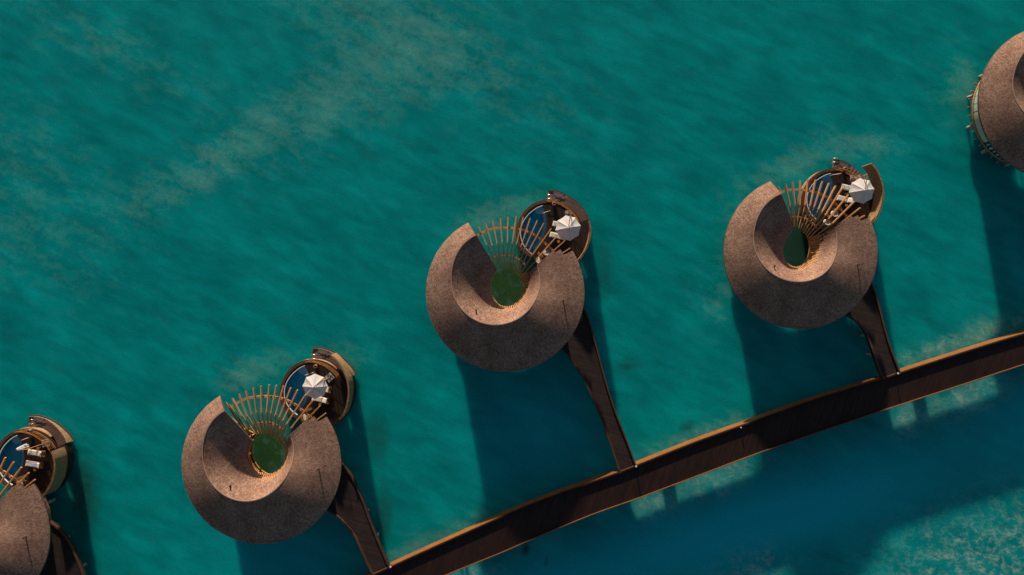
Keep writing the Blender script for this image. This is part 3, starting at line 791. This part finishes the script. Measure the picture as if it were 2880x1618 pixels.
# ------------------------------------------------------------------ furniture
DK = 1.503
def parasol(mast_px, mast_z, can_px, can_z, R, rot, label, closed=False):
    mx, my = W(*mast_px, mast_z); cx, cy = W(*can_px, can_z)
    e = empty('parasol', (mx, my, DK)); d = Vector((cx - mx, cy - my, 0)); zt = can_z - DK
    b = MB(); ang = math.atan2(d.y, d.x) + rad(45 if False else 0)
    b.box((0, 0, .06), (.82, .82, .12), ang + rad(8)); bo = b.build('base_slab', M['stone'], e)
    b = MB(); b.box((0, 0, .135), (.75, .06, .03), ang + rad(8)); b.box((0, 0, .137), (.06, .75, .03), ang + rad(8)); b.build('base_frame', M['kerb'], bo)
    b = MB(); b.tube([(0, 0, .12), (0, 0, zt + .45)], .045, 10); b.build('mast', M['rafter'], e)
    b = MB(); b.tube([(-.08 * d.x, -.08 * d.y, zt + .42), (d.x * .5, d.y * .5, zt + .40), (d.x, d.y, zt + .16)], .042, 8)
    b.tube([(0, 0, zt - .5), (d.x * .4, d.y * .4, zt + .38)], .025, 6); b.build('arm', M['teak'], e)
    b = MB(); c = MB()
    if not closed:
        n = 8; rings = []; prof = [(.06, .08), (.25, -.05), (.5, -.21), (.75, -.38), (1.0, -.58)]
        for r, z in prof:
            ring = []
            for j in range(n * 4):
                f = (j % 4) / 4; k = j / 4; a0 = 2 * math.pi * (j // 4) / n + rot; a1 = a0 + 2 * math.pi / n
                p = Vector((math.cos(a0), math.sin(a0))).lerp(Vector((math.cos(a1), math.sin(a1))), f)
                sag = math.sin(math.pi * f)
                ring.append((d.x + p.x * R * r * (1 - .03 * sag), d.y + p.y * R * r * (1 - .03 * sag), zt + z + .10 - .07 * r * sag * (1 if r < 1 else .4)))
            rings.append(ring)
        up = [[b.vert(p) for p in r] for r in rings]
        m_ = n * 4
        for k in range(len(prof) - 1):
            for j in range(m_):
                j2 = (j + 1) % m_
                b.face((up[k][j], up[k + 1][j], up[k + 1][j2], up[k][j2]))
        b.face(up[0]); co = b.build('canopy', M['canvas'], e)
        for k in range(n):
            a = 2 * math.pi * k / n + rot
            r_ = MB(); r_.tube([(d.x + .05 * math.cos(a), d.y + .05 * math.sin(a), zt + .09), (d.x + R * .98 * math.cos(a), d.y + R * .98 * math.sin(a), zt - .53)], .012, 6); r_.build('rib', M['teak'], e)
        # piping seams along the ribs
        for k in range(n):
            a = 2 * math.pi * k / n + rot; s_ = MB()
            s_.tube([(d.x + R * r * math.cos(a), d.y + R * r * math.sin(a), zt + z + .102) for r, z in prof], .008, 5); s_.build('seam', M['stone'], co)
        c.lathe((d.x, d.y, 0), [(.09, zt + .13), (.08, zt + .19), (.03, zt + .24)], 10); c.build('hub', M['white'], e)
    else:
        prof = [(.05, 0), (.13, -.15), (.19, -.6), (.24, -1.2), (.28, -1.5), (.20, -1.62)]
        rings = [[b.vert((d.x + r * (1 + .22 * math.cos(8 * t)) * math.cos(t), d.y + r * (1 + .22 * math.cos(8 * t)) * math.sin(t), zt + z + .1)) for t in (2 * math.pi * j / 48 for j in range(48))] for r, z in prof]
        for k in range(len(prof) - 1):
            for j in range(48): b.face((rings[k][j], rings[k][(j + 1) % 48], rings[k + 1][(j + 1) % 48], rings[k + 1][j]))
        b.face(rings[0]); b.face(rings[-1][::-1]); b.build('canopy', M['canvas'], e)
        c.tube([(d.x, d.y, zt - 1.2), (d.x, d.y, zt - .9)], .25, 16); c.build('strap', M['kerb'], e)
    tag(e, label, 'parasol', 'white cantilever parasols on the terraces')
R8 = rad(8)
parasol((1605.7, 594.5), 4.6, (1598.8, 640.8), 4.15, 1.46, rad(10), 'open white parasol on the middle villa terrace, orange arm pointing to the north railing')
parasol((927, 1062), 1.5, (882.6, 1088.7), 4.15, 1.44, rad(0), 'open white parasol on the lower left villa terrace, square base slab showing beside it')
parasol((2440, 491), 4.6, (2429.7, 535.5), 4.15, 1.46, rad(8), 'open white parasol on the centre right villa terrace beside the long reed screen')
parasol((130, 1246), 1.5, (49, 1264), 4.3, 1.44, 0, 'folded white parasol hanging from its arm by the pool at the left edge', True)

def lounger(px, py, ang, label, towel=False, back=22):
    x, y = W(px, py, DK + .4); e = empty('sun_lounger', (x, y, DK), rad(ang))
    f = MB()
    for s_ in (-1, 1): f.box((0, s_ * .31, .28), (2.0, .05, .07))
    for xx in (-.975, .975): f.box((xx, 0, .28), (.05, .57, .07))
    for k in range(9): f.box((-.85 + k * .2, 0, .29), (.09, .56, .02))
    f.build('frame', M['teak'], e)
    for sx in (-.9, .8):
        for sy in (-.3, .3):
            l = MB(); l.box((sx, sy, .12), (.06, .06, .244)); l.build('leg', M['teak'], e)
    def pad(x0, x1, z0, rise, name, par, mat, w=.62, th=.10):
        p = MB(); nx, ny = 8, 6; T = []
        for i in range(nx + 1):
            row = []
            for j in range(ny + 1):
                u = i / nx; v = j / ny; ed = min(u, 1 - u, v, 1 - v); q = min(1, ed * 7) ** .5
                row.append((x0 + (x1 - x0) * u, (v - .5) * w, z0 + rise * u + th * (.55 + .45 * q)))
            T.append(row)
        A = [[p.vert(c) for c in r] for r in T]; B = [[p.vert((c[0], c[1], z0 + rise * (i / nx))) for c in r] for i, r in enumerate(T)]
        for i in range(nx):
            for j in range(ny):
                p.face((A[i][j], A[i + 1][j], A[i + 1][j + 1], A[i][j + 1])); p.face((B[i][j], B[i][j + 1], B[i + 1][j + 1], B[i + 1][j]))
        for i in range(nx):
            p.face((A[i][0], B[i][0], B[i + 1][0], A[i + 1][0])); p.face((A[i][ny], A[i + 1][ny], B[i + 1][ny], B[i][ny]))
        for j in range(ny):
            p.face((A[0][j], A[0][j + 1], B[0][j + 1], B[0][j])); p.face((A[nx][j], B[nx][j], B[nx][j + 1], A[nx][j + 1]))
        return p.build(name, mat, par)
    pad(-.98, .22, .315, 0, 'cushion', e, M['cushion'])
    pad(.235, .76, .315, .26, 'back_cushion', e, M['cushion'])
    g = MB(); g.tube([(.74, -.26, .56), (.8, -.26, .3)], .02, 6); g.tube([(.74, .26, .56), (.8, .26, .3)], .02, 6); g.build('back_prop', M['teak'], e)
    if towel:
        t = pad(-.3, .55, .43, .1, 'towel', None, M['towel'], .5, .03)
        t.location = e.location; t.rotation_euler = e.rotation_euler
        tag(t, 'crumpled pale blue towel lying on the southern lounger at the left edge', 'towel')
    tag(e, label, 'sun lounger', 'white sun loungers beside the pools')
lounger(1578, 634, -14, 'white sun lounger mostly under the parasol of the middle villa terrace')
lounger(1570, 664, -12, 'white sun lounger just south of the parasol on the middle villa terrace')
lounger(906, 1094, -9, 'white sun lounger under the lower left parasol, only its wooden head end showing')
lounger(901, 1124, -12, 'white sun lounger beside the orange stool on the lower left villa terrace')
lounger(2391, 530, -14, 'white sun lounger with its foot end out from the centre right parasol')
lounger(2379, 561, -14, 'white sun lounger beneath the pergola rafters of the centre right villa')
lounger(101, 1275, -8, 'bare white sun lounger nearest the folded parasol at the left edge')
lounger(95, 1307, -8, 'white sun lounger with a blue towel at the left edge', True)

def stool(px, py, label, r=.18, h=.45, z=DK):
    x, y = W(px, py, z + h); e = empty('side_table', (x, y, z))
    b = MB(); b.lathe((0, 0, 0), [(r * .9, h - .05), (r, h - .035), (r, h - .01), (r * .93, h)], 20); b.build('table_top', M['stooltop'], e)
    b = MB(); b.lathe((0, 0, 0), [(r * .75, 0), (r * .7, .03), (.05, .08), (.05, h - .1), (r * .5, h - .051)], 14); b.build('pedestal', M['kerb'], e)
    tag(e, label, 'side table', 'small round side tables on the terraces')
stool(1571, 680, 'round orange side table south of the loungers on the middle villa terrace')
stool(1515.5, 713.5, 'round orange side table nearest the pool tip on the middle villa terrace', .17)
stool(1524.5, 720.8, 'round orange side table between the two armchairs on the middle villa terrace', .17)
stool(899.7, 1138.3, 'round orange side table south of the loungers on the lower left terrace', .17)
stool(847, 1173, 'round orange side table nearest the pool on the lower left terrace', .17)
stool(852, 1181.5, 'round orange side table touching the roof edge of the lower left villa', .19)
stool(2381, 578, 'round orange side table south of the loungers on the centre right terrace', .16)
stool(2397, 508, 'round orange side table beside the grey slab on the centre right terrace', .17)
stool(2384, 546, 'dark round side table between the two loungers of the centre right terrace', .16)
stool(2326, 602, 'round orange side table under the rafters near the pool tip of the centre right terrace', .16)
stool(2334, 609, 'round orange side table between the two armchairs of the centre right terrace', .15)
stool(97.5, 1321.5, 'round orange side table south of the loungers at the left edge', .18)
stool(106, 1262, 'round side table north of the bare lounger at the left edge', .17)

def armchair(px, py, face, label, z=DK):
    x, y = W(px, py, z + .5); e = empty('armchair', (x, y, z), rad(face))
    b = MB(); b.lathe((0, 0, 0), [(.30, .25), (.39, .45), (.42, .76), (.385, .76), (.35, .45), (.27, .28)], 20, a0=rad(60), a1=rad(300)); b.build('shell', M['trim'], e)
    b = MB(); b.lathe((0, 0, 0), [(.0, .27), (.34, .27), (.36, .33), (.33, .42), (.0, .45)], 22); b.build('seat_cushion', M['cushion'], e)
    b = MB(); b.lathe((-.03, 0, 0), [(.24, .44), (.345, .5), (.34, .68), (.25, .66)], 14, a0=rad(95), a1=rad(265)); b.build('back_cushion', M['cushion'], e)
    for a in (45, 135, 225, 315):
        l = MB(); l.tube([(.24 * math.cos(rad(a)), .24 * math.sin(rad(a)), .27), (.30 * math.cos(rad(a)), .30 * math.sin(rad(a)), 0)], .02, 6); l.build('leg', M['teak'], e)
    tag(e, label, 'armchair', 'round tub armchairs under the pergolas')
armchair(1535.5, 709.5, 160, 'round tub armchair under the arc beam of the middle villa, nearer its loungers')
armchair(1515.5, 732, 140, 'round tub armchair half under the roof edge of the middle villa')
armchair(860, 1173, 150, 'round tub armchair partly hidden by the arc beam of the lower left villa')
armchair(2347, 601, 165, 'round tub armchair nearer the loungers under the centre right pergola')
armchair(2326, 625, 165, 'round tub armchair nearer the courtyard under the centre right pergola')
armchair(60, 1357, 150, 'round tub armchair beside the arc beam at the left edge')

def bench(px, py, ang, L, label, z=DK):
    x, y = W(px, py, z + .42); e = empty('bench', (x, y, z), rad(ang))
    b = MB(); b.box((0, 0, .40), (L, .26, .05)); b.build('seat', M['stooltop'], e)
    for s_ in (-1, 1):
        l = MB(); l.box((s_ * L * .4, 0, .187), (.06, .22, .374)); l.build('leg', M['kerb'], e)
    tag(e, label, 'bench', 'narrow wooden benches under the pergolas')
bench(867, 1152.5, 22, .75, 'narrow orange wooden bench under the pergola of the lower left villa')
bench(61, 1342, 22, 1.25, 'narrow orange wooden bench crossing the arc beam at the left edge')
bench(2353, 588, 15, .8, 'narrow orange wooden bench between rafters of the centre right villa')

def pot(px, py, label):
    x, y = W(px, py, DK + .5); e = MB()
    e.lathe((0, 0, 0), [(.13, 0), (.20, .12), (.24, .3), (.22, .46), (.20, .52), (.13, .53), (.11, .47), (.12, .2)], 22)
    o = e.build('planter_pot', M['pot'], None, True); o.location = (x, y, DK)
    tag(o, label, 'pot', 'round clay pots near the railings')
    s_ = MB(); s_.lathe((0, 0, 0), [(0, .40), (.118, .40)], 16); s_.build('soil', M['dark'], o)
pot(1558.5, 573.5, 'round hollow clay pot inside the north railing of the middle villa terrace')
pot(886.5, 1031.5, 'round hollow clay pot inside the north railing of the lower left terrace')
pot(2378.8, 474.7, 'round hollow clay pot at the north edge of the centre right terrace')
pot(80, 1213.5, 'round hollow clay pot behind the railing at the left edge')

def pool_rail(p0, p1, label, cap=False):
    (x0, y0), (x1, y1) = W(*p0, 2.2), W(*p1, 2.2); L = math.hypot(x1 - x0, y1 - y0)
    e = empty('pool_handrail', ((x0 + x1) / 2, (y0 + y1) / 2, DK), math.atan2(y1 - y0, x1 - x0)); h = L / 2
    b = MB(); b.tube([(-h, 0, -.25), (-h, 0, .35), (-h * .8, 0, .62), (0, 0, .72), (h * .8, 0, .74), (h, 0, .6), (h, 0, 0)], .028, 8); b.build('rail_tube', M['handrail'], e, True)
    if cap:
        b = MB(); b.tube([(h * .75, 0, .742), (h * 1.05, 0, .60)], .05, 8); b.build('green_cap', M['green'], e)
    b = MB(); b.lathe((h, 0, 0), [(.07, 0), (.07, .015), (.03, .03)], 12); b.build('base_flange', M['metal'], e)
    tag(e, label, 'handrail', 'slim handrails at the pool steps')
pool_rail((1526, 600), (1546, 593), 'thin pale handrail with a green tip by the middle villa pool steps', True)
pool_rail((855, 1057), (879, 1049), 'thin pale handrail over the pool steps of the lower left terrace')
pool_rail((2342, 492), (2367, 487.5), 'thin white handrail over the pool steps of the centre right terrace')
pool_rail((57, 1240), (75, 1233), 'thin pale handrail over the pool steps at the left edge')

def ladder(px, py, rz, label):
    x, y = W(px, py, 1.0); e = empty('swim_ladder', (x, y, .52), rz)
    for s_ in (-1, 1):
        b = MB(); yy = s_ * .22
        b.tube([(.35, yy, 0), (.33, yy, .45), (.2, yy, .55), (-.15, yy, .55), (-.32, yy, .4), (-.34, yy, -.9)], .035, 8); b.build('side_rail', M['metal'], e, True)
    for k in range(3):
        b = MB(); b.box((-.34, 0, -.05 - k * .28), (.08, .42, .03)); b.build('rung', M['metal'], e)
    tag(e, label, 'ladder', 'steel swim ladders at the landings')
ladder(1545, 553.5, rad(0), 'steel swim ladder at the end of the middle villa landing')
ladder(881, 1003.3, rad(3), 'steel swim ladder at the end of the lower left villa landing')
ladder(2351, 451, rad(-5), 'steel swim ladder at the dark end of the centre right villa landing')
ladder(86, 1186.5, rad(3), 'steel swim ladder at the landing near the left edge')

def panel(px, py, rz, size, mat, name, label, z=DK):
    x, y = W(px, py, z + size[2] / 2); e = empty(name, (x, y, z), rz)
    b = MB(); b.box((0, 0, .33), (size[0], size[1], .06)); b.build('top', mat, e)
    for sx in (-1, 1):
        for sy in (-1, 1):
            l = MB(); l.box((sx * size[0] * .42, sy * size[1] * .4, .15), (.05, .05, .3)); l.build('leg', M['teak'], e)
    return tag(e, label, 'low table')
panel(2409.5, 500.5, rad(30), (.78, .42, .4), M['stone'], 'low_table', 'grey rectangular low table half under the centre right parasol')

# ------------------------------------------------------------------ sea
def axis(lo, hi, step, far):
    a = [-far, -far * .4, lo * 2.5, lo * 1.5] ; x = lo
    while x <= hi + .01: a.append(x); x += step
    return a + [hi * 1.5, hi * 2.5, far * .4, far]
xs = axis(-72, 72, .8, 3000); ys = axis(-46, 46, .8, 3000)
verts = [(x, y, 0) for y in ys for x in xs]; nx = len(xs)
faces = [(j * nx + i, j * nx + i + 1, (j + 1) * nx + i + 1, (j + 1) * nx + i) for j in range(len(ys) - 1) for i in range(nx - 1)]
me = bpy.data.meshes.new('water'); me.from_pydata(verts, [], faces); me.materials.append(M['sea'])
def gs(px, py, rx, ry, amp, rot=0): x, y = W(px, py, 0); return (x, y, rx / 24, ry / 24, amp, math.cos(rad(rot)), math.sin(rad(rot)))
def field(L):
    out = []
    for x, y, _ in verts:
        s = 0
        for (cx, cy, rx, ry, am, c, sn) in L:
            dx, dy = x - cx, y - cy; u = (dx * c + dy * sn) / rx; v = (-dx * sn + dy * c) / ry; q = u * u + v * v
            if q < 9: s += am * math.exp(-q)
        out.append(s)
    return out
F = {}
F['sand_light'] = field([gs(1150, 100, 420, 130, .55, -25), gs(1000, 260, 260, 120, .5, 35), gs(700, 380, 260, 70, .55, 30), gs(480, 540, 220, 60, .4, 25), gs(300, 130, 320, 80, .35, -25), gs(60, 450, 260, 160, .3, -25), gs(100, 700, 260, 120, .25, -25),
                   gs(1420, 590, 90, 40, .8, 15), gs(1340, 640, 70, 45, .55), gs(720, 1050, 110, 40, .7, 25), gs(960, 1000, 80, 45, .5), gs(2210, 470, 130, 45, .7, 30), gs(2420, 410, 110, 40, .7), gs(2060, 700, 40, 160, .35), gs(2010, 850, 50, 70, .45),
                   gs(2700, 240, 60, 90, .6), gs(1950, 1230, 190, 22, .9, 21), gs(2700, 965, 190, 26, .95, 18), gs(1270, 1500, 190, 28, .85, 23), gs(1150, 1560, 60, 30, .5), gs(2770, 920, 60, 40, .6), gs(680, 1040, 60, 30, .4),
                   gs(1840, 1410, 55, 60, 1.0), gs(2020, 1340, 110, 60, 1.0, 15), gs(2552, 1180, 45, 45, 1.0), gs(2720, 1120, 120, 50, 1.0, 15), gs(2720, 1560, 260, 150, .1, 20), gs(1310, 1605, 70, 40, .9), gs(2120, 1600, 60, 45, .8)])  # this row paints the pools of sunlight south of the jetty
F['caustic'] = field([gs(1840, 1415, 42, 42, 1.3), gs(2015, 1345, 95, 42, 1.3, 21), gs(2552, 1180, 36, 38, 1.3), gs(2715, 1115, 105, 42, 1.3, 19), gs(2770, 1570, 270, 125, 1.6, 18), gs(2700, 960, 200, 22, .9, 18), gs(2000, 1220, 100, 22, .7, 20), gs(1310, 1610, 90, 50, 1.0), gs(2120, 1600, 90, 55, 1.0), gs(2700, 975, 200, 35, .5, 18), gs(1950, 1235, 190, 25, .3, 21)])  # mask keeping the painted caustic net to the sunlit water
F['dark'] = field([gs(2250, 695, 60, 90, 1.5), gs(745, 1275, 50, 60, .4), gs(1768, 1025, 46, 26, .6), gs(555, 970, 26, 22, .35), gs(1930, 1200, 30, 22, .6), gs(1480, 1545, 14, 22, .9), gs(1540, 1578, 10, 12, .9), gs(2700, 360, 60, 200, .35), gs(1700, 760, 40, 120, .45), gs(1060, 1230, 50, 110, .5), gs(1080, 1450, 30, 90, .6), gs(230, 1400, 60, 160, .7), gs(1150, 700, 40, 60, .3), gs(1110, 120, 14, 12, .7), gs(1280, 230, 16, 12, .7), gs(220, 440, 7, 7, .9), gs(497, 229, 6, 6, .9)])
F['shade_blue'] = field([gs(1500, 1240, 200, 170, .5), gs(2270, 1080, 160, 90, .25), gs(1950, 1530, 420, 90, .95, 14), gs(2350, 1400, 420, 110, .95, 16), gs(1400, 1640, 500, 60, .6), gs(780, 1560, 200, 80, .5), gs(2900, 1180, 150, 110, .7)])  # where the villa and jetty shadows fall, water colour painted bluer
gl = [gs(745, 1268, 66, 76, 1.7), gs(1424, 802, 64, 74, 1.7), gs(2247, 690, 58, 76, 1.7), gs(-90, 1455, 70, 80, 1.7), gs(2985, 255, 70, 80, 1.7)]
F['green'] = [min(1, v) for v in field(gl)]
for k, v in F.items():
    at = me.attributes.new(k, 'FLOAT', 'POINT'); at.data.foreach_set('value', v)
sea = bpy.data.objects.new('water', me); COL.objects.link(sea)
tag(sea, 'teal lagoon water with pale sandy wisps, painted sun glints and caustics, and long villa shadows', 'water', kind='structure')

# ------------------------------------------------------------------ light, sky, camera
SUN = Vector((-.175, 1.0, .176)).normalized()
sd = bpy.data.lights.new('sun', 'SUN'); sd.energy = 5.0; sd.angle = rad(1.2); sd.color = (1.0, .80, .62)
so = bpy.data.objects.new('sun', sd); COL.objects.link(so); so.rotation_euler = SUN.to_track_quat('Z', 'Y').to_euler(); so.location = (-10, 50, 40)
w = bpy.data.worlds.new('World'); S.world = w; w.use_nodes = True; nt = w.node_tree
sky = nt.nodes.new('ShaderNodeTexSky'); sky.sky_type = 'NISHITA'; sky.sun_disc = False
sky.sun_elevation = math.asin(SUN.z); sky.sun_rotation = math.atan2(SUN.x, SUN.y)
bg = nt.nodes['Background']; bg.inputs['Strength'].default_value = .05; nt.links.new(sky.outputs[0], bg.inputs['Color'])
cd = bpy.data.cameras.new('camera'); cam = bpy.data.objects.new('camera', cd); COL.objects.link(cam)
cam.location = (0, 0, H); cam.rotation_euler = (0, 0, 0); cd.sensor_width = 36; cd.lens = 36 / 2 / (60 / H); cd.clip_end = 8000; cd.clip_start = 1
S.camera = cam
S.view_settings.view_transform = 'Standard'; S.view_settings.look = 'None'; S.view_settings.gamma = 1; S.view_settings.exposure = .5
S.render.resolution_x = 1024; S.render.resolution_y = 575
